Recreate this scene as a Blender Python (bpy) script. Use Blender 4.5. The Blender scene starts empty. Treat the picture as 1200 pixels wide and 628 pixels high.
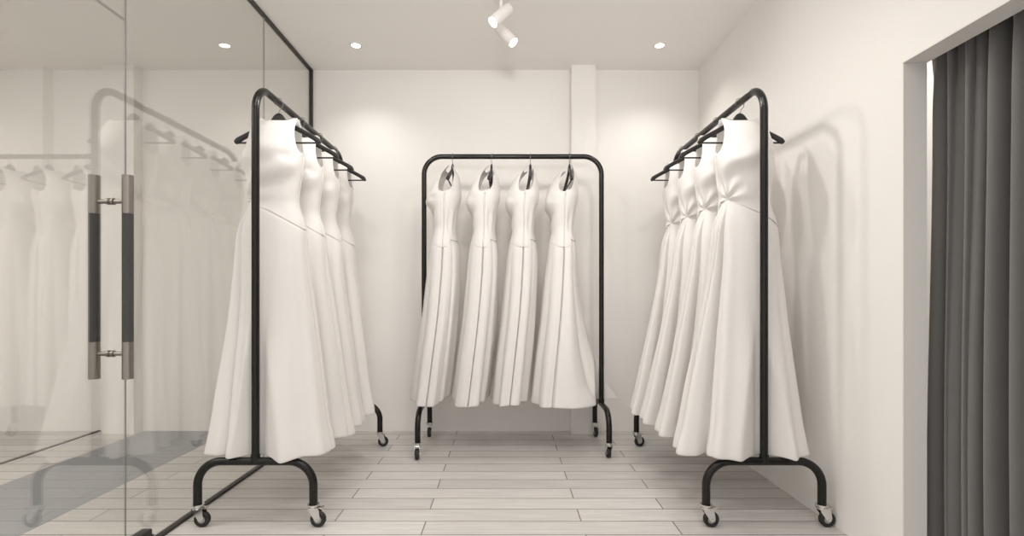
import bpy, bmesh, math, random
import numpy as np
from mathutils import Vector, Matrix
random.seed(4)
PI = math.pi
C = bpy.context.scene.collection
CAMZ = 1.054

# ------------------------------------------------------------------ materials
def new_mat(name):
    m = bpy.data.materials.new(name); m.use_nodes = True
    nt = m.node_tree; b = nt.nodes['Principled BSDF']
    return m, nt, b

def simple(name, col, rough=.5, metal=0., bump=0., bscale=200., sheen=0., var=0., vscale=3.):
    m, nt, b = new_mat(name)
    b.inputs['Base Color'].default_value = (*col, 1)
    b.inputs['Roughness'].default_value = rough
    b.inputs['Metallic'].default_value = metal
    if sheen: b.inputs['Sheen Weight'].default_value = sheen
    tc = nt.nodes.new('ShaderNodeTexCoord')
    if var:
        n = nt.nodes.new('ShaderNodeTexNoise'); n.inputs['Scale'].default_value = vscale
        n.inputs['Detail'].default_value = 3
        r = nt.nodes.new('ShaderNodeMixRGB')
        r.inputs[1].default_value = (*[c*(1-var) for c in col], 1)
        r.inputs[2].default_value = (*[min(1, c*(1+var)) for c in col], 1)
        nt.links.new(tc.outputs['Object'], n.inputs['Vector'])
        nt.links.new(n.outputs['Fac'], r.inputs[0]); nt.links.new(r.outputs[0], b.inputs['Base Color'])
    if bump:
        n = nt.nodes.new('ShaderNodeTexNoise'); n.inputs['Scale'].default_value = bscale
        n.inputs['Detail'].default_value = 2
        bp = nt.nodes.new('ShaderNodeBump'); bp.inputs['Strength'].default_value = bump
        bp.inputs['Distance'].default_value = .002
        nt.links.new(tc.outputs['Object'], n.inputs['Vector'])
        nt.links.new(n.outputs['Fac'], bp.inputs['Height']); nt.links.new(bp.outputs[0], b.inputs['Normal'])
    return m

M = {}
M['wall'] = simple('wall_paint', (.82, .795, .768), .85, bump=.05, bscale=90, var=.012, vscale=1.5)
M['ceiling'] = simple('ceiling_paint', (.86, .835, .815), .9, var=.01)
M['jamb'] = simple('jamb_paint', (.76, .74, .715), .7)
M['black'] = simple('black_painted_steel', (.010, .009, .008), .24, 0., bump=.03, bscale=400)
M['black'].node_tree.nodes['Principled BSDF'].inputs['Specular IOR Level'].default_value = .32
M['frame'] = simple('dark_bronze_channel', (.035, .03, .027), .4, .3)
M['hanger'] = simple('black_wood_lacquer', (.016, .015, .015), .38, bump=.05, bscale=120)
M['chrome'] = simple('chrome', (.72, .71, .69), .16, 1.)
M['wire'] = simple('hook_wire', (.30, .29, .28), .25, 1.)
M['steel'] = simple('brushed_steel', (.30, .275, .25), .35, 1., bump=.1, bscale=300)
M['grip'] = simple('dark_grip', (.045, .043, .042), .5)
M['rubber'] = simple('black_rubber', (.012, .012, .012), .5)
M['hub'] = simple('grey_plastic_hub', (.35, .34, .33), .4)
M['lamp_white'] = simple('white_lamp_housing', (.80, .76, .73), .35)
M['dress'] = simple('white_satin', (.815, .79, .77), .62, sheen=.12, bump=.04, bscale=500)
M['curtain'] = simple('grey_curtain_cloth', (.135, .129, .123), .8, sheen=.35, bump=.12, bscale=350, var=.08, vscale=6)
M['edge'] = simple('glass_edge', (.24, .235, .22), .3)
M['band'] = simple('grey_stone_band', (.27, .28, .295), .45, var=.04)

def add_translucency(m, f):
    nt = m.node_tree; b = nt.nodes['Principled BSDF']; out = nt.nodes['Material Output']
    t = nt.nodes.new('ShaderNodeBsdfTranslucent'); t.inputs['Color'].default_value = (.92, .90, .87, 1)
    x = nt.nodes.new('ShaderNodeMixShader'); x.inputs[0].default_value = f
    nt.links.new(b.outputs[0], x.inputs[1]); nt.links.new(t.outputs[0], x.inputs[2]); nt.links.new(x.outputs[0], out.inputs[0])
add_translucency(M['dress'], .14)

def emis(name, col, s):
    m, nt, b = new_mat(name)
    b.inputs['Base Color'].default_value = (1, 1, 1, 1)
    b.inputs['Emission Color'].default_value = (*col, 1)
    b.inputs['Emission Strength'].default_value = s
    return m
M['lens'] = emis('lamp_lens', (1, .95, .84), 9)

def glass():
    m = bpy.data.materials.new('clear_tinted_glass'); m.use_nodes = True
    nt = m.node_tree; nt.nodes.clear(); N = nt.nodes.new; L = nt.links.new
    out = N('ShaderNodeOutputMaterial'); tr = N('ShaderNodeBsdfTransparent'); gl = N('ShaderNodeBsdfGlossy')
    tr.inputs['Color'].default_value = (.935, .935, .92, 1)
    gl.inputs['Color'].default_value = (.97, .97, .95, 1); gl.inputs['Roughness'].default_value = .0
    lw = N('ShaderNodeLayerWeight'); lw.inputs['Blend'].default_value = .5
    p = N('ShaderNodeMath'); p.operation = 'POWER'; p.inputs[1].default_value = 5
    mul = N('ShaderNodeMath'); mul.operation = 'MULTIPLY_ADD'; mul.inputs[1].default_value = .87; mul.inputs[2].default_value = .13
    mx = N('ShaderNodeMixShader')
    L(lw.outputs['Facing'], p.inputs[0]); L(p.outputs[0], mul.inputs[0]); L(mul.outputs[0], mx.inputs[0])
    L(tr.outputs[0], mx.inputs[1]); L(gl.outputs[0], mx.inputs[2]); L(mx.outputs[0], out.inputs[0])
    return m
M['glass'] = glass()

def floor_mat():
    m, nt, b = new_mat('pale_grey_planks'); N = nt.nodes.new; L = nt.links.new
    tc = N('ShaderNodeTexCoord')
    mp = N('ShaderNodeMapping'); mp.inputs['Location'].default_value = (.37, .045, 0)
    L(tc.outputs['Object'], mp.inputs['Vector'])
    def brick(c1, c2, mc, ms):
        br = N('ShaderNodeTexBrick'); br.offset = .37; br.offset_frequency = 2; br.squash = 1
        br.inputs['Color1'].default_value = c1; br.inputs['Color2'].default_value = c2; br.inputs['Mortar'].default_value = mc
        br.inputs['Scale'].default_value = 1; br.inputs['Mortar Size'].default_value = ms
        br.inputs['Mortar Smooth'].default_value = .1; br.inputs['Bias'].default_value = 0
        br.inputs['Brick Width'].default_value = 1.15; br.inputs['Row Height'].default_value = .135
        L(mp.outputs[0], br.inputs['Vector']); return br
    b1 = brick((.66, .64, .62, 1), (.56, .54, .52, 1), (.20, .185, .17, 1), .0032)
    st = N('ShaderNodeMapping'); st.inputs['Scale'].default_value = (1.6, 26, 1)
    L(tc.outputs['Object'], st.inputs['Vector'])
    n = N('ShaderNodeTexNoise'); n.inputs['Scale'].default_value = 2.2; n.inputs['Detail'].default_value = 6; n.inputs['Roughness'].default_value = .6
    L(st.outputs[0], n.inputs['Vector'])
    cr = N('ShaderNodeValToRGB'); cr.color_ramp.elements[0].position = .3; cr.color_ramp.elements[0].color = (.84, .83, .82, 1)
    cr.color_ramp.elements[1].position = .7; cr.color_ramp.elements[1].color = (1.05, 1.05, 1.05, 1)
    L(n.outputs['Fac'], cr.inputs[0])
    n2 = N('ShaderNodeTexNoise'); n2.inputs['Scale'].default_value = 2.0; n2.inputs['Detail'].default_value = 2
    L(tc.outputs['Object'], n2.inputs['Vector'])
    mx = N('ShaderNodeMixRGB'); mx.blend_type = 'MULTIPLY'; mx.inputs[0].default_value = 1
    L(b1.outputs['Color'], mx.inputs[1]); L(cr.outputs[0], mx.inputs[2]); L(mx.outputs[0], b.inputs['Base Color'])
    b.inputs['Roughness'].default_value = .5
    bp = N('ShaderNodeBump'); bp.inputs['Strength'].default_value = .25; bp.inputs['Distance'].default_value = .002; bp.invert = True
    L(b1.outputs['Fac'], bp.inputs['Height']); L(bp.outputs[0], b.inputs['Normal'])
    return m
M['floor'] = floor_mat()

# ------------------------------------------------------------------ helpers
def link(name, me, parent=None, mats=()):
    o = bpy.data.objects.new(name, me); C.objects.link(o)
    for m in mats: me.materials.append(m)
    if parent: o.parent = parent
    return o

def obj(name, bm, mats, parent=None, smooth=True):
    me = bpy.data.meshes.new(name)
    bmesh.ops.recalc_face_normals(bm, faces=bm.faces)
    bm.to_mesh(me); bm.free()
    if smooth:
        for p in me.polygons: p.use_smooth = True
        try: me.set_sharp_from_angle(angle=math.radians(38))
        except Exception: pass
    if not isinstance(mats, (list, tuple)): mats = [mats]
    return link(name, me, parent, mats)

def struct(name, bm, m, parent=None):
    o = obj(name, bm, m, parent, smooth=False)
    if parent is None: o['kind'] = 'structure'
    return o

def tag(o, label, cat, group=None):
    o['label'] = label; o['category'] = cat
    if group: o['group'] = group

def thing(name, label, cat, loc=(0, 0, 0), rotz=0, group=None):
    o = bpy.data.objects.new(name, None); C.objects.link(o)
    o.empty_display_size = .05
    o.location = loc; o.rotation_euler = (0, 0, rotz); tag(o, label, cat, group); return o

def box(bm, x0, x1, y0, y1, z0, z1, bev=0):
    r = bmesh.ops.create_cube(bm, size=1, matrix=Matrix.Translation(((x0+x1)/2, (y0+y1)/2, (z0+z1)/2)) @
                              Matrix.Diagonal((x1-x0, y1-y0, z1-z0, 1)))
    if bev:
        vs = r['verts']; es = list({e for v in vs for e in v.link_edges})
        bmesh.ops.bevel(bm, geom=es, offset=bev, segments=2, affect='EDGES', profile=.6)

def cyl(bm, p0, p1, r0, r1=None, seg=28, caps=True):
    p0 = Vector(p0); p1 = Vector(p1); d = p1-p0
    rot = d.to_track_quat('Z', 'Y').to_matrix().to_4x4()
    bmesh.ops.create_cone(bm, cap_ends=caps, segments=seg, radius1=r0, radius2=r0 if r1 is None else r1, depth=d.length,
                          matrix=Matrix.Translation((p0+p1)/2) @ rot)

def tube(bm, pts, r, seg=20, closed=False):
    pts = [Vector(p) for p in pts]; n = len(pts); rings = []
    t = (pts[1]-pts[0]).normalized()
    up = Vector((0, 0, 1)) if abs(t.z) < .9 else Vector((1, 0, 0))
    nrm = t.cross(up).normalized()
    for i in range(n):
        if i == 0: t = (pts[1]-pts[0]).normalized()
        elif i == n-1: t = (pts[-1]-pts[-2]).normalized()
        else: t = ((pts[i+1]-pts[i]).normalized()+(pts[i]-pts[i-1]).normalized()).normalized()
        nrm = (nrm-t*nrm.dot(t)).normalized(); b = t.cross(nrm)
        rings.append([bm.verts.new(pts[i]+r*(math.cos(2*PI*k/seg)*nrm+math.sin(2*PI*k/seg)*b)) for k in range(seg)])
    for a, b in zip(rings, rings[1:]):
        for k in range(seg): bm.faces.new((a[k], a[(k+1) % seg], b[(k+1) % seg], b[k]))
    bm.faces.new(rings[0][::-1]); bm.faces.new(rings[-1])

def arc(c, r, a0, a1, n, ax, ay):
    c = Vector(c); ax = Vector(ax); ay = Vector(ay)
    return [c+r*(math.cos(a0+(a1-a0)*i/n)*ax+math.sin(a0+(a1-a0)*i/n)*ay) for i in range(n+1)]

def lathe(bm, prof, origin, axis, seg=32):
    axis = Vector(axis).normalized(); rot = axis.to_track_quat('Z', 'Y').to_matrix(); o = Vector(origin); rings = []
    for r, h in prof:
        rings.append([bm.verts.new(o+rot @ Vector((r*math.cos(2*PI*k/seg), r*math.sin(2*PI*k/seg), h))) for k in range(seg)])
    for a, b in zip(rings, rings[1:]):
        for k in range(seg): bm.faces.new((a[k], a[(k+1) % seg], b[(k+1) % seg], b[k]))
    return rings

# ------------------------------------------------------------------ room shell
H = 2.804; XR = 1.503; XL = -1.505; YB = 3.971; Y0 = -1.6; XO = -6.2
OY = 1.932; OZ = 1.935; XJ = 1.590            # opening in the right wall: far edge, height, inner plane
bm = bmesh.new(); box(bm, XO, 2.9, Y0, YB+.1, -.06, 0); struct('floor', bm, M['floor'])
bm = bmesh.new(); box(bm, XO, 2.9, Y0, YB+.1, H, H+.06); struct('ceiling', bm, M['ceiling'])
bm = bmesh.new(); box(bm, XO, 2.9, YB, YB+.1, 0, H); struct('wall_back', bm, M['wall'])
bm = bmesh.new(); box(bm, XO-.1, XO, Y0, YB+.1, 0, H); struct('wall_left', bm, M['wall'])
# right wall with the fitting-room opening
bm = bmesh.new()
box(bm, XR, XJ, OY, YB, 0, H); box(bm, XR, XJ, Y0, .45, 0, H); box(bm, XR, XJ, .45, OY, OZ, H)
struct('wall_right', bm, M['wall'])
# fitting room behind the curtain
bm = bmesh.new(); box(bm, XJ, 2.9, 2.35, 2.45, 0, H); struct('wall_fitting_back', bm, M['wall'])
bm = bmesh.new(); box(bm, 2.8, 2.9, Y0, 2.35, 0, H); struct('wall_fitting_right', bm, M['wall'])
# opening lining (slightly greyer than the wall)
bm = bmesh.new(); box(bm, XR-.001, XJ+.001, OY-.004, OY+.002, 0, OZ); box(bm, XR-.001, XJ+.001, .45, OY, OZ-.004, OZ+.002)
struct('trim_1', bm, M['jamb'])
# pilaster on the back wall
bm = bmesh.new(); box(bm, .503, .687, 3.88, YB+.01, 0, H); struct('trim_2', bm, M['wall'])
# pilaster beyond the glass
bm = bmesh.new(); box(bm, -3.06, -2.82, 3.88, YB+.01, 0, H); struct('trim_3', bm, M['wall'])
# floor inlay + channel beyond the glass
bm = bmesh.new(); box(bm, -2.80, -2.13, Y0, YB, -.01, .0012); struct('trim_4', bm, M['band'])
bm = bmesh.new(); box(bm, -3.165, -3.14, Y0, YB, -.01, .006); struct('trim_5', bm, M['frame'])
# dark channels holding the glass
bm = bmesh.new(); box(bm, XL-.013, XL+.013, Y0, YB, H-.016, H); struct('trim_6', bm, M['frame'])
bm = bmesh.new(); box(bm, XL-.013, XL+.013, 2.03, YB, 0, .014); struct('trim_7', bm, M['frame'])
bm = bmesh.new(); box(bm, XL-.013, XL+.013, YB-.022, YB, 0, H); struct('trim_8', bm, M['frame'])

# ------------------------------------------------------------------ glass wall
def pane(name, y0, y1, z0, z1, parent=None):
    bm = bmesh.new(); box(bm, XL-.003, XL+.003, y0, y1, z0, z1)
    for f in bm.faces:
        bm.normal_update()
        f.material_index = 0 if abs(f.normal.x) > .5 else 1
    o = obj(name, bm, [M['glass'], M['edge']], parent, smooth=False)
    return o
w = pane('window_1', 2.0265, 3.186, .012, H-.014); w['kind'] = 'structure'; w1 = w
w = pane('window_2', 3.189, YB-.02, .012, H-.014); w['kind'] = 'structure'
w = pane('window_3', .98, 2.024, 2.145, H-.014); w['kind'] = 'structure'
w = pane('window_4', Y0, .974, .012, H-.014); w['kind'] = 'structure'
d = pane('door_1', .98, 2.024, .008, 2.139); d['kind'] = 'structure'
bm = bmesh.new()
box(bm, XL-.022, XL+.022, 2.03, 2.15, 0, .075, .006); box(bm, XL-.028, XL+.028, 2.028, 2.152, .03, .052, .004)
o = obj('patch_fitting', bm, M['frame'], w1); o['label'] = 'dark metal patch fitting'
HY = 1.952
bm = bmesh.new()
z0, z1 = .735, 1.512
for x in (XL-.064, XL+.064):
    cyl(bm, (x, HY, z0), (x, HY, 0.876), .0192); cyl(bm, (x, HY, 1.366), (x, HY, z1), .0192)
    cyl(bm, (x, HY, .87), (x, HY, 1.37), .0170)
for z in (.831, 1.412):
    cyl(bm, (XL-.064, HY, z), (XL+.064, HY, z), .0085)
    for s in (-1, 1): cyl(bm, (XL+s*.005, HY, z), (XL+s*.012, HY, z), .013)
hd = obj('door_handle', bm, M['steel'], d); hd['label'] = 'brushed steel double pull handle with dark grips'
for x in (XL-.064, XL+.064):
    bm = bmesh.new(); cyl(bm, (x, HY, .877), (x, HY, 1.365), .0190); g = obj('grip', bm, M['grip'], hd)

# ------------------------------------------------------------------ racks (local: rail along +Y centred, z up)
RZ = 2.022; RT = .0172; RL = 1.238
def make_rack(loc, rotz, label, swivel):
    t = thing('garment_rack', label, 'clothes rack', loc, rotz, 'black rolling garment racks')
    hl = RL/2; rb = .125; bz = .298
    pts = [(0, -hl, bz)]
    pts += [(0, -hl, RZ-rb-.3)] + arc((0, -hl+rb, RZ-rb), rb, PI, PI/2, 14, (0, 1, 0), (0, 0, 1))
    pts += arc((0, hl-rb, RZ-rb), rb, PI/2, 0, 14, (0, 1, 0), (0, 0, 1)) + [(0, hl, RZ-rb-.3), (0, hl, bz)]
    bm = bmesh.new(); tube(bm, pts, RT, 24); fr = obj('hanging_frame', bm, M['black'], t)
    for s in (-1, 1):
        y = s*hl; fw = .264; fr_ = .11; lz = .105
        pts = [(-fw, y, lz)] + arc((-fw+fr_, y, bz-fr_), fr_, PI, PI/2, 12, (1, 0, 0), (0, 0, 1)) + \
            arc((fw-fr_, y, bz-fr_), fr_, PI/2, 0, 12, (1, 0, 0), (0, 0, 1)) + [(fw, y, lz)]
        bm = bmesh.new(); tube(bm, pts, .0185, 24)
        cyl(bm, (0, y, bz), (0, y, bz+.03), .0205)                # weld collar
        obj('foot', bm, M['black'], t)
        for k, x in enumerate((-fw, fw)):
            a = swivel[(0 if s < 0 else 2)+k]                      # caster trail direction (local angle)
            dx, dy = math.cos(a), math.sin(a); off = .022; wr = .0355
            wx, wy = x+dx*off, y+dy*off; px, py = -dy, dx
            def P(f, side, z): return (x+dx*f+px*side, y+dy*f+py*side, z)
            bm = bmesh.new()
            cyl(bm, (x, y, .098), (x, y, .104), .027); cyl(bm, (x, y, .088), (x, y, .098), .018)
            cyl(bm, (x, y, .082), (x, y, .090), .023)
            for sd in (-.017, .017):
                prof = [(-.020, .088), (.026, .088), (.030, .078), (.036, .044), (.032, .032), (.022, .027), (.013, .032), (-.012, .070)]
                A = [bm.verts.new(P(f, sd-.0012, z)) for f, z in prof]; B = [bm.verts.new(P(f, sd+.0012, z)) for f, z in prof]
                bm.faces.new(A); bm.faces.new(B[::-1])
                for i in range(len(A)):
                    j = (i+1) % len(A); bm.faces.new((A[i], B[i], B[j], A[j]))
            cyl(bm, P(off, -.021, wr+.0), P(off, .021, wr), .0055)
            # brake tab
            cyl(bm, P(.040, -.014, .088), P(.040, .014, .088), .005)
            box_pts = [P(.02, -.012, .09), P(.02, .012, .09), P(.042, .012, .09), P(.042, -.012, .09)]
            A = [bm.verts.new(p) for p in box_pts]; B = [bm.verts.new((p[0], p[1], p[2]-.004)) for p in box_pts]
            bm.faces.new(A); bm.faces.new(B[::-1])
            for i in range(4): bm.faces.new((A[i], B[i], B[(i+1) % 4], A[(i+1) % 4]))
            cs = obj('caster', bm, M['chrome'], t); cs['label'] = 'chrome swivel caster with black wheel'
            bm = bmesh.new(); c = P(off, 0, wr)
            lathe(bm, [(.018, -.012), (.030, -.0125), (.0335, -.010), (.0355, -.005), (.0355, .005), (.0335, .010), (.030, .0125), (.018, .012), (.018, -.012)],
                  c, (px, py, 0), 36)
            wl = obj('wheel', bm, M['rubber'], cs)
            bm = bmesh.new(); lathe(bm, [(0.0005, -.010), (.008, -.013), (.0185, -.010), (.0185, .010), (.008, .013), (.0005, .010)], c, (px, py, 0), 28)
            obj('hub', bm, M['hub'], wl)
    return t
RY = 2.949
XLR, XRR, XC = -1.138, 1.180, .053; YC = 3.568
rackL = make_rack((XLR, RY, 0), 0, 'black tubular garment rack on the left, nearest the glass wall', [0, 0, .15, .1])
rackR = make_rack((XRR, RY, 0), 0, 'black tubular garment rack on the right, beside the plain wall', [0, 0, .15, .1])
rackC = make_rack((XC, YC, 0), -PI/2, 'black tubular garment rack standing across the back wall', [.05, .05, .1, PI+.1])

# ------------------------------------------------------------------ hangers (local: arms along X, rail along Y, z=0 at floor)
def hanger_meshes():
    bm = bmesh.new(); n = 44; rows = []
    for i in range(-n, n+1):
        u = i/n; x = .215*u; a = abs(u)
        top = 1.948-.112*a**1.12 + .023*math.exp(-(x/.033)**4)
        th = .030-.004*a+.012*math.exp(-(x/.033)**4)+.006*math.exp(-((a-.93)/.1)**2)
        if a > .94:
            q = (a-.94)/.06; sh = th*(1-math.sqrt(max(0, 1-q*q)))*.48; top -= sh; th = max(.003, th-2*sh)
        wy = .0075+.004*a
        yo = -.012*a*a                                    # arms curve a little to the front
        ring = []
        for k in range(12):
            an = 2*PI*k/12; cy = math.cos(an); cz = math.sin(an)
            ring.append(bm.verts.new((x, yo+wy*math.copysign(abs(cy)**.7, cy), top-th/2+th/2*math.copysign(abs(cz)**.7, cz))))
        rows.append(ring)
    for a_, b_ in zip(rows, rows[1:]):
        for k in range(12): bm.faces.new((a_[k], a_[(k+1) % 12], b_[(k+1) % 12], b_[k]))
    bm.faces.new(rows[0]); bm.faces.new(rows[-1][::-1])
    body = bm
    bar = bmesh.new(); tube(bar, [(-.203, -.010, 1.826), (-.197, -.010, 1.817), (.197, -.010, 1.817), (.203, -.010, 1.826)], .0050, 12)
    z = RZ
    hook = bmesh.new()
    pts = [(0, 0, 1.955), (0, 0, z-.050), (.006, 0, z-.036), (.019, 0, z-.020)] + \
        arc((0, 0, z), .0222, -.35, PI+.5, 16, (1, 0, 0), (0, 0, 1))
    tube(hook, pts, .0018, 10)
    return body, bar, hook
hb, hbar, hh = hanger_meshes()
def to_mesh(bm, name, m):
    me = bpy.data.meshes.new(name); bmesh.ops.recalc_face_normals(bm, faces=bm.faces); bm.to_mesh(me); bm.free()
    for p in me.polygons: p.use_smooth = True
    me.materials.append(m); return me
me_body = to_mesh(hb, 'hanger_body', M['hanger']); me_bar = to_mesh(hbar, 'hanger_bar', M['hanger']); me_hook = to_mesh(hh, 'hanger_hook', M['wire'])
def make_hanger(x, y, rz, label, group):
    t = thing('clothes_hanger', label, 'hanger', (x, y, 0), rz, group)
    link('shoulder_arms', me_body, t); link('trouser_bar', me_bar, t); link('hook', me_hook, t)

# ------------------------------------------------------------------ dresses
ZT = 1.938
Z_ = [.30, .33, .45, .60, .90, 1.20, 1.40, 1.52, 1.60, 1.68, 1.73, 1.76, 1.84, 1.88, ZT]
def cr(zs, vs, z):                      # smooth monotone-ish interpolation
    zs = np.asarray(zs); vs = np.asarray(vs, float)
    m = np.gradient(vs, zs)
    i = np.clip(np.searchsorted(zs, z)-1, 0, len(zs)-2)
    h = zs[i+1]-zs[i]; t = np.clip((z-zs[i])/h, 0, 1)
    return (2*t**3-3*t**2+1)*vs[i]+(t**3-2*t**2+t)*h*m[i]+(-2*t**3+3*t**2)*vs[i+1]+(t**3-t**2)*h*m[i+1]
def sstep(a, b, x):
    t = np.clip((x-a)/(b-a), 0, 1); return t*t*(3-2*t)

def dress_surface(P):
    """P: hemL hemR (x extents), hemF hemB (y extents), seed"""
    rs = np.random.RandomState(P['seed'])
    nth = 360
    u_ = -PI + 2*PI*np.arange(nth)/nth; th = u_-.40*np.sin(2*u_)            # x=cos, y=sin ; front is -y
    tw = -PI+.50                                  # twist: front-left
    # rim and seam heights
    c = np.cos(th); s = np.sin(th); ac = np.abs(c)
    side = sstep(.77, 1.0, ac)**.7                    # arm hole
    neck = 1-sstep(.28, .62, ac)
    rimf = ZT - .020*neck - .185*side
    rimb = ZT - .012*neck - .175*side
    rim = np.where(s < 0, rimf, rimb)
    dl = (th-tw+PI) % (2*PI)-PI                    # signed angle from the twist
    right = np.where(dl >= 0, np.clip(dl/(PI-.5), 0, 1.0), 0)
    seam = 1.515-.135*sstep(0, 1, right)
    back = sstep(.15, .6, (s+0.0))
    seam = seam*(1-back)+1.43*back
    leftp = np.where(dl < 0, np.clip(-dl/.6, 0, 1), 0)
    seam = np.where((dl < 0) & (dl > -1.2), 1.515-.085*sstep(.3, 1, -dl/1.1), seam)
    def surf(Z, TH, skirt):
        cc = np.cos(TH); ss = np.sin(TH)
        base = np.array([0, 0, 0, 0, 0, 0, .148, .116, .124, .136, .138, .134, .124, .124, .127])
        def ext(hem, k=1.0):
            v = base.copy(); v[5] = .168+(hem-.30)*.12; v[4] = .205+(hem-.30)*.40; v[3] = .25+(hem-.30)*.72; v[2] = .272+(hem-.30)*.88; v[1] = hem-.004; v[0] = hem
            return cr(Z_, v, Z)
        aR = ext(P['hemR']); aL = ext(P['hemL'])
        def dep(hem, k=None):
            v = np.array([hem, hem, .13+(hem-.13)*.85, .13+(hem-.13)*.62, .122+(hem-.13)*.30, .112+(hem-.13)*.08, .098, .078, .088, .108, .118, .115, .094, .074, .014])
            if k is not None: v[:5] = k
            return cr(Z_, v, Z)
        bF = dep(P['hemF'], P.get('tabF')); bB = dep(P['hemB'], P.get('tabB'))*(1-.16*sstep(1.30, 1.55, Z))
        # bust fullness
        bF = bF+.016*np.exp(-((Z-1.72)/.06)**2)
        a = np.where(cc > 0, aR, aL); b = np.where(ss > 0, bB, bF)
        p = .97-.11*sstep(.6, 1.5, Z)
        x = a*np.sign(cc)*np.abs(cc)**p; y = b*np.sign(ss)*np.abs(ss)**p
        yc = cr([.30, .6, .9, 1.2, 1.5, 1.75, 1.88, ZT], [P['lean'], P['lean']*.77, P['lean']*.55, -.06, -.048, -.040, -.018, -.004], Z)
        y = y+yc
        D = (TH-tw+PI) % (2*PI)-PI
        f = np.clip((1.52-Z)/1.2, 0, 1)            # 0 at waist, 1 at hem
        wv = .10+.90*f**.8
        xi = D/wv
        d = np.zeros_like(Z)
        if skirt:
            amp = sstep(0, .25, f)
            # deep pleat bundle fanning from the twist
            d += -.070*(.2+.8*f)*sstep(0, .14, f)*np.exp(-((D-.03-.10*f)/(.030+.028*f))**2)
            d += .040*(.2+.8*f)*sstep(0, .16, f)*np.exp(-((D+.20*wv+.02)/(.16*wv+.03))**2)
            d += -.036*(.2+.8*f)*sstep(0, .14, f)*np.exp(-((D+.52*wv)/(.07*wv+.02))**2)
            d += .022*(.2+.8*f)*sstep(0, .16, f)*np.exp(-((D+.80*wv)/(.16*wv+.02))**2)
            # shallow panel folds on the front
            for k in range(3):
                c0 = .55+.62*k+rs.uniform(-.08, .08); sl = rs.uniform(-.12, .12)
                d += -P.get('pan', .020)*f**1.3*np.exp(-((D-c0-sl*f)/(.10+.06*f))**2)
                d += .010*f*np.exp(-((D-c0-.3-sl*f)/.18)**2)
            # side seam
            for c0 in (0.0, PI):
                q = (TH-c0+PI) % (2*PI)-PI
                d += -.026*np.exp(-(q/.022)**2)*sstep(-.02, .05, f)
                d += .016*np.exp(-((q-.30)/.20)**2)*f-.030*np.exp(-((q-.66-.1*f)/.09)**2)*f+.014*np.exp(-((q+.35)/.2)**2)*f
            # back / general waves
            ph = rs.uniform(0, 6.28, 4)
            back_ = sstep(-.1, .5, ss)
            d += (.016*np.sin(4*TH+ph[0]+.5*f)+.010*np.sin(7*TH+ph[1]))*f*(.25+.75*back_)
            d += .003*np.sin(13*TH+ph[2]+2*f)*f*f
            d += -.0015-.006*np.exp(-((seam-Z)/.0055)**2)
            # drape lines from hips
            d += .004*np.sin(3*TH+8*f+ph[3])*sstep(0, .2, f)*(1-f)
        else:
            # radiating tucks at the twist
            u = D*.135; v = Z-1.52; r = np.sqrt(u*u+v*v)+1e-6; fi = np.arctan2(v, u)
            sp = .85*np.exp(-((fi-.45)/.9)**2)+.5
            d += .0150*np.sin(8*fi+.6)*np.exp(-r/.105)*sstep(.004, .03, r)*sp
            d += -.018*np.exp(-(r/.022)**2)
            # soft dents under the bust
            d += .0140*np.sin((v*38-u*18)+P['seed']*.15)*np.exp(-((v-.15)/.10)**2)*np.exp(-((u-.12)/.16)**2)*sstep(0., .5, -ss)
            d += -.016*np.exp(-((v-.21)/.028)**2)*np.exp(-((u-.09)/.05)**2)
            d += -.014*np.exp(-((v-.20)/.026)**2)*np.exp(-((u-.25)/.06)**2)
            d += .006*np.sin(9*TH+1)*np.exp(-((Z-1.56)/.07)**2)*sstep(0, .4, ss)
            for c0 in (0.0, PI):
                q = (TH-c0+PI) % (2*PI)-PI
                d += -.010*np.exp(-(q/.022)**2)*np.where(Z < 1.74, 1, 0)
            d += .0012
        nl = np.sqrt((cc/np.maximum(a, .02))**2+(ss/np.maximum(b, .02))**2)
        nx = cc/np.maximum(a, .02)/nl; ny = ss/np.maximum(b, .02)/nl
        x = x+nx*d; y = y+ny*d
        yr = y-yc; L0, L1 = .108, .134             # neighbouring gowns press each other flat
        soft = lambda v: np.where(v > L0, L0+(L1-L0)*np.tanh((v-L0)/(L1-L0)), v)
        if not P.get('freeF'): y = np.where(yr < 0, yc-soft(-yr), y)
        if not P.get('freeB'): y = np.where(yr > 0, yc+soft(yr), y)
        return x, y
    out = []
    # skirt rows: hem -> seam ; bodice rows: seam -> rim
    hz = P['hemz']+(0 if P.get('flat') else .010)*np.sin(2*th+P['seed'])+P.get('dipf', 0)*np.clip(-s, 0, 1)**2+P.get('dipb', 0)*np.clip(s, 0, 1)**2
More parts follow.
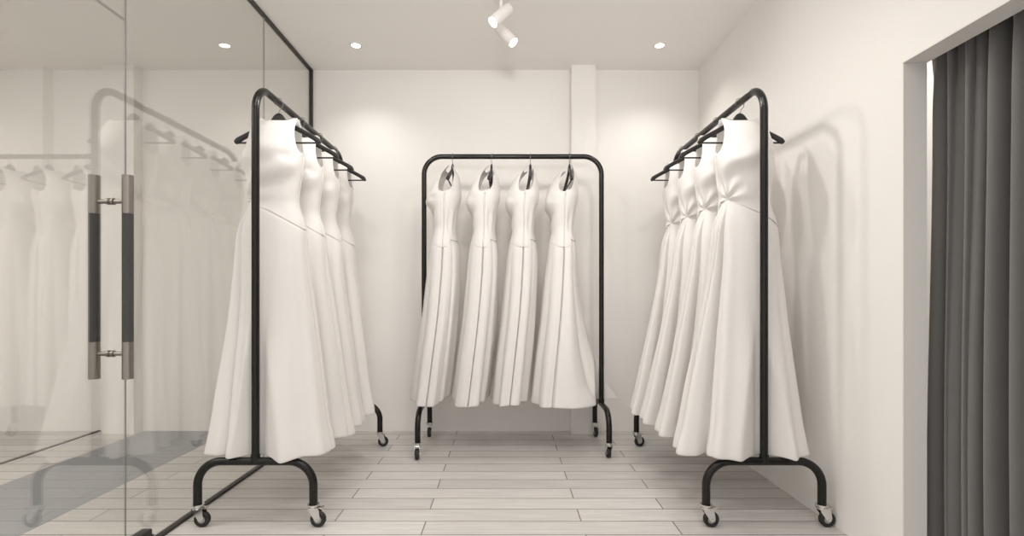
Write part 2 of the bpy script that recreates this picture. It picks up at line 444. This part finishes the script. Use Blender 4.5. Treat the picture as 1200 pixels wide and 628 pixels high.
    for skirt, n in ((True, 120), (False, 84)):
        t = np.linspace(0, 1, n)[:, None]
        if skirt:
            Z = hz[None, :]+(seam-hz)[None, :]*t
        else:
            zlo = seam-.002
            Z = zlo[None, :]+(rim-zlo)[None, :]*(t)
        TH = np.broadcast_to(th[None, :], Z.shape).copy()
        # spread the outline near the top so shoulders stay crisp
        x, y = surf(Z, TH, skirt)
        V = np.stack([x, y, Z], -1)
        if skirt:                                  # rolled hem: extra rows turned inwards
            r0 = V[0].copy(); cen = np.array([0, P['lean'], 0])
            dirv = r0-cen; dirv[:, 2] = 0; dirv /= np.linalg.norm(dirv, axis=1)[:, None]
            rA = r0-dirv*.003+np.array([0, 0, -.003]); rB = r0-dirv*.007+np.array([0, 0, .002]); rC = V[6]-dirv*.007
            V = np.concatenate([rC[None], rB[None], rA[None], V], 0)
        else:                                      # inner facing along the rim
            r1 = V[-1].copy(); cen = np.array([0, -.02, 0]); dirv = r1-cen; dirv[:, 2] = 0
            dirv /= (np.linalg.norm(dirv, axis=1)[:, None]+1e-6)
            rA = r1-dirv*.0025+np.array([0, 0, .0015]); rB = V[-5]-dirv*.005
            V = np.concatenate([V, rA[None], rB[None]], 0)
        out.append(V)
    return out

def grid_mesh(name, V):
    n, m = V.shape[:2]
    idx = np.arange(n*m).reshape(n, m); a = idx[:-1]; b = idx[1:]
    F = np.stack([a, np.roll(a, -1, 1), np.roll(b, -1, 1), b], -1).reshape(-1, 4)
    me = bpy.data.meshes.new(name)
    me.from_pydata(V.reshape(-1, 3).tolist(), [], F.tolist()); me.update()
    for p in me.polygons: p.use_smooth = True
    me.materials.append(M['dress']); return me

def make_dress(x, y, rz, P, label, group, warp=None):
    t = thing('wedding_dress', label, 'dress', (x, y, 0), rz, group)
    sk, bo = dress_surface(P)
    if warp is not None:
        cs, sn = math.cos(rz), math.sin(rz)
        for V in (sk, bo):
            W = V.copy(); W[..., 0] = V[..., 0]*cs-V[..., 1]*sn+x; W[..., 1] = V[..., 0]*sn+V[..., 1]*cs+y
            warp(W)
            dx = W[..., 0]-x; dy = W[..., 1]-y
            V[..., 0] = dx*cs+dy*sn; V[..., 1] = -dx*sn+dy*cs; V[..., 2] = W[..., 2]
    link('skirt', grid_mesh('skirt', sk), t); link('bodice', grid_mesh('bodice', bo), t)

D0 = 2.57; DS = .277
nth_ = ['nearest the camera', 'second from the camera', 'third from the camera', 'farthest from the camera']
nthC = ['leftmost', 'second from left', 'third from left', 'rightmost']

def post_warp(px, py, rad=.028, sl=.85):
    def w(W):                                      # cloth is pushed back behind the near post
        m = (W[..., 1] < py+.30)
        lim = py+rad-np.maximum(np.abs(W[..., 0]-px)-.022, 0)*sl
        dd = W[..., 1]-lim; k = .012               # smooth maximum
        sm = lim+.5*(dd+np.sqrt(dd*dd+k*k))
        W[..., 1] = np.where(m & (dd < .08), sm, W[..., 1])
        # the front of the hem spills over the foot tube
        W[..., 2] -= .027*sstep(-.018, .075, -(W[..., 1]-py)-.036)*sstep(.30, .04, np.abs(W[..., 0]-px-.04))*(1-sstep(.33, .60, W[..., 2]))
    return w
def back_limit(lim):
    def w(W): W[..., 1] = np.where(W[..., 1] > lim, lim, W[..., 1])
    return w

for side, X, rk in (('left', XLR, rackL), ('right', XRR, rackR)):
    for i in range(4):
        yy = D0+DS*i
        make_hanger(X, yy, 0, 'black wooden hanger on the %s rack, %s' % (side, nth_[i]), 'black hangers on the %s rack' % side)
        P = dict(hemL=(.21 if i == 0 else .25) if side == 'left' else .36, hemR=.31 if side == 'left' else .215, hemF=.125, hemB=.125,
                 lean=-.14, hemz=.318, seed=3+i+(10 if side == 'right' else 0))
        warp = None
        if i == 0:
            P['hemF'] = .185; P['freeF'] = 1; P['pan'] = .012; P['hemz'] = .323; P['flat'] = 1
            warp = post_warp(X, RY-RL/2)
        make_dress(X, yy, 0, P, 'long white sleeveless wedding gown on the %s rack, %s' % (side, nth_[i]),
                   'white gowns on the %s rack' % side, warp)
CX = [-.366, -.095, .175, .448]
def train(W):                                      # the train passes behind the near rack post
    py = YC; px = XC+RL/2
    t = sstep(px-.07, px-.030, W[..., 0])*(1-sstep(.7, .9, W[..., 2]))
    dd = W[..., 1]-(py+.028); sm = py+.028+.5*(dd+np.sqrt(dd*dd+.0002))
    W[..., 1] = W[..., 1]*(1-t)+sm*t
def flare(W):                                      # the flared front passes before the far-left post
    py = YC; px = XC-RL/2
    t = (1-sstep(px+.040, px+.095, W[..., 0]))*(1-sstep(1.72, 1.8, W[..., 2]))
    dd = (py-.036)-W[..., 1]; sm = py-.036-.5*(dd+np.sqrt(dd*dd+.0002))
    W[..., 1] = W[..., 1]*(1-t)+sm*t
for i in range(4):
    make_hanger(CX[i], YC, -PI/2, 'black wooden hanger on the back rack, %s' % nthC[i], 'black hangers on the back rack')
    P = dict(hemL=.24, hemR=.27, hemF=.125, hemB=.125, lean=-.15, hemz=.338, seed=30+i)
    if i == 0: P['hemF'] = .135; P['freeF'] = 1; P['hemz'] = .347
    if i == 3: P['tabB'] = [.50, .485, .38, .30, .185]; P['freeB'] = 1; P['hemz'] = .328; P['flat'] = 1
    make_dress(CX[i], YC, -PI/2, P, 'long white sleeveless wedding gown on the back rack, %s' % nthC[i],
               'white gowns on the back rack', train if i == 3 else flare if i == 0 else None)

# ------------------------------------------------------------------ curtain
def curtain():
    ny, nz = 520, 60
    y = np.linspace(.62, 2.003, ny); V = np.zeros((nz, ny, 3))
    rs = np.random.RandomState(8)
    ph = np.cumsum(np.interp(np.arange(ny), np.linspace(0, ny, 26), rs.uniform(.75, 1.35, 26)))*(2*PI/(.037))*(y[1]-y[0])
    ph2 = np.cumsum(np.interp(np.arange(ny), np.linspace(0, ny, 14), rs.uniform(.8, 1.2, 14)))*(2*PI/(.082))*(y[1]-y[0])
    for j in range(nz):
        t = j/(nz-1); z = .02+(2.16-.02)*t; top = sstep(.80, .98, t)
        a1 = .016*(.7+.6*top); a2 = .031*(1-.6*top)
        x = 1.664+a1*np.sin(ph+.6*np.sin(3*t))+a2*np.sin(ph2+.5*np.sin(2.2*t+1))+.004*np.sin(5*t+y*9)
        edge = .012*math.sin(4.5*t+.4)
        V[j, :, 0] = x; V[j, :, 1] = y+a1*.6*np.cos(ph)+edge*((y-.62)/1.35)**3; V[j, :, 2] = z
    me = bpy.data.meshes.new('curtain'); idx = np.arange(nz*ny).reshape(nz, ny)
    F = np.stack([idx[:-1, :-1], idx[:-1, 1:], idx[1:, 1:], idx[1:, :-1]], -1).reshape(-1, 4)
    me.from_pydata(V.reshape(-1, 3).tolist(), [], F.tolist()); me.update()
    for p in me.polygons: p.use_smooth = True
    t = thing('curtain', 'floor-length pleated dark grey curtain closing the fitting room opening', 'curtain', (0, 0, 0))
    o = link('curtain_cloth', me, t, [M['curtain']])
    bm = bmesh.new(); box(bm, 1.61, 1.66, .5, 2.0, 2.16, 2.18, .004); obj('curtain_track', bm, M['lamp_white'], t)
curtain()

# ------------------------------------------------------------------ ceiling lamps
def downlight(x, y, label):
    t = thing('downlight', label, 'ceiling light', (x, y, H), 0, 'recessed ceiling downlights')
    bm = bmesh.new(); lathe(bm, [(.030, .0), (.031, -.004), (.040, -.006), (.046, -.004), (.047, 0)], (0, 0, 0), (0, 0, 1), 40)
    obj('trim_ring', bm, M['lamp_white'], t)
    bm = bmesh.new(); lathe(bm, [(.0005, -.0025), (.0305, -.0025)], (0, 0, 0), (0, 0, 1), 32); obj('lamp_lens', bm, M['lens'], t)
downlight(-1.045, 3.578, 'small round recessed downlight glowing in the ceiling, left')
downlight(1.081, 3.578, 'small round recessed downlight glowing in the ceiling, right')

def spot(name_label, x, y, zc, axis, hx):
    t = thing('spotlight', name_label, 'spotlight', (x, y, H), 0, 'white cylinder spotlights')
    a = Vector(axis).normalized(); L = .142; R = .0325
    back = Vector((hx, 0, zc-H))-a*L/2
    bm = bmesh.new()
    lathe(bm, [(.0005, 0), (.024, 0), (.030, .003), (R, .010), (R, L-.004), (R-.001, L), (R-.003, L), (R-.004, L-.012), (.0005, L-.012)], back, a, 40)
    obj('lamp_head', bm, M['lamp_white'], t)
    bm = bmesh.new(); lathe(bm, [(.0005, L-.010), (R-.008, L-.010)], back, a, 32); obj('lamp_lens', bm, M['lens'], t)
    bm = bmesh.new(); cyl(bm, (0, 0, 0), (0, 0, zc-H+(.01 if not hx else .035)), .0095); cyl(bm, (0, 0, -.012), (0, 0, 0), .045)
    obj('stem', bm, M['lamp_white'], t)
    return t
spot('white cylinder spotlight under the ceiling, upper one, aimed down to the left', -.022, 2.80, 2.588, (-.60, -.28, -.66), 0)
spot('white cylinder spotlight under the ceiling, lower one, aimed down to the right', -.024, 3.02, 2.592, (.56, -.22, -.70), .030)

# ------------------------------------------------------------------ lights
def lamp(kind, loc, energy, col=(1, .93, .84), target=None, **kw):
    l = bpy.data.lights.new('lamp_light', kind); l.energy = energy; l.color = col
    for k, v in kw.items(): setattr(l, k, v)
    o = bpy.data.objects.new('lamp_light', l); C.objects.link(o); o.location = loc
    if target is not None:
        o.rotation_euler = (Vector(target)-Vector(loc)).to_track_quat('-Z', 'Y').to_euler()
    return o
WARM = (1, .968, .925)
for x in (-1.045, 1.081):
    lamp('SPOT', (x, 3.578, H-.02), 16, WARM, (x, 3.45, 0), spot_size=2.2, spot_blend=1, shadow_soft_size=.04)
for x, y in ((-.75, 1.9), (.75, 1.9), (-.75, .5), (.75, .5), (0, 1.2)):
    lamp('SPOT', (x, y, H-.02), 17, WARM, (x, y, 0), spot_size=2.3, spot_blend=.8, shadow_soft_size=.10)
# the track spots, followed by added fill spots
lamp('SPOT', (-.10, 2.74, 2.50), 14, WARM, (-1.0, 2.4, 1.3), spot_size=1.6, spot_blend=.9, shadow_soft_size=.03)
lamp('SPOT', (.09, 2.98, 2.50), 14, WARM, (1.1, 2.7, 1.2), spot_size=1.6, spot_blend=.9, shadow_soft_size=.03)
lamp('SPOT', (.10, 2.45, 2.60), 24, WARM, (1.3, 2.45, 1.4), spot_size=1.9, spot_blend=.9, shadow_soft_size=.05)
lamp('SPOT', (-.10, 2.45, 2.60), 18, WARM, (-1.3, 2.45, 1.2), spot_size=1.9, spot_blend=.9, shadow_soft_size=.05)
for x in (-.75, .75): lamp('SPOT', (x, 1.5, 2.72), 46, WARM, (x*.55, 3.8, 1.5), spot_size=1.3, spot_blend=1, shadow_soft_size=.15)  # fill pair without fixtures, added to brighten the back wall
lamp('SPOT', (0, 1.9, 2.5), 24, WARM, (0, 3.5, 1.45), spot_size=1.0, spot_blend=1, shadow_soft_size=.12)  # extra fill without a fixture, added for the centre gowns
# fill spot added behind the camera to brighten the ceiling
lamp('SPOT', (0, -.6, 1.75), 135, (1, .985, .965), (0, 1.35, 2.8), spot_size=1.25, spot_blend=1, shadow_soft_size=.2)
# area fills added out of view to light room and corridor
lamp('AREA', (0, -.2, H-.03), 18, (1, .985, .965), (0, -.2, 0), shape='RECTANGLE', size=2.2, size_y=1.6)
lamp('AREA', (-3.4, 1.2, H-.03), 50, (1, .96, .92), (-3.4, 1.2, 0), shape='RECTANGLE', size=2.0, size_y=1.8)
lamp('POINT', (2.3, 1.6, 2.4), 16, WARM, shadow_soft_size=.1)  # added fill to whiten the wall strip behind the curtain

w = bpy.data.worlds.new('World'); bpy.context.scene.world = w; w.use_nodes = True
w.node_tree.nodes['Background'].inputs[0].default_value = (1, .985, .965, 1)
w.node_tree.nodes['Background'].inputs[1].default_value = .85

# ------------------------------------------------------------------ camera
cam = bpy.data.cameras.new('camera'); co = bpy.data.objects.new('camera', cam); C.objects.link(co)
co.location = (0, 0, CAMZ); co.rotation_euler = (PI/2, 0, 0)
cam.sensor_width = 36; cam.lens = 599/1200*36; cam.shift_x = 8/1200; cam.shift_y = 32/1200
cam.clip_start = .05
sc = bpy.context.scene; sc.camera = co
sc.view_settings.view_transform = 'Standard'; sc.view_settings.look = 'None'; sc.view_settings.exposure = .33
sc.cycles.use_denoising = True
sc.cycles.max_bounces = 10; sc.cycles.diffuse_bounces = 6; sc.cycles.transparent_max_bounces = 16
sc.cycles.sample_clamp_indirect = 6
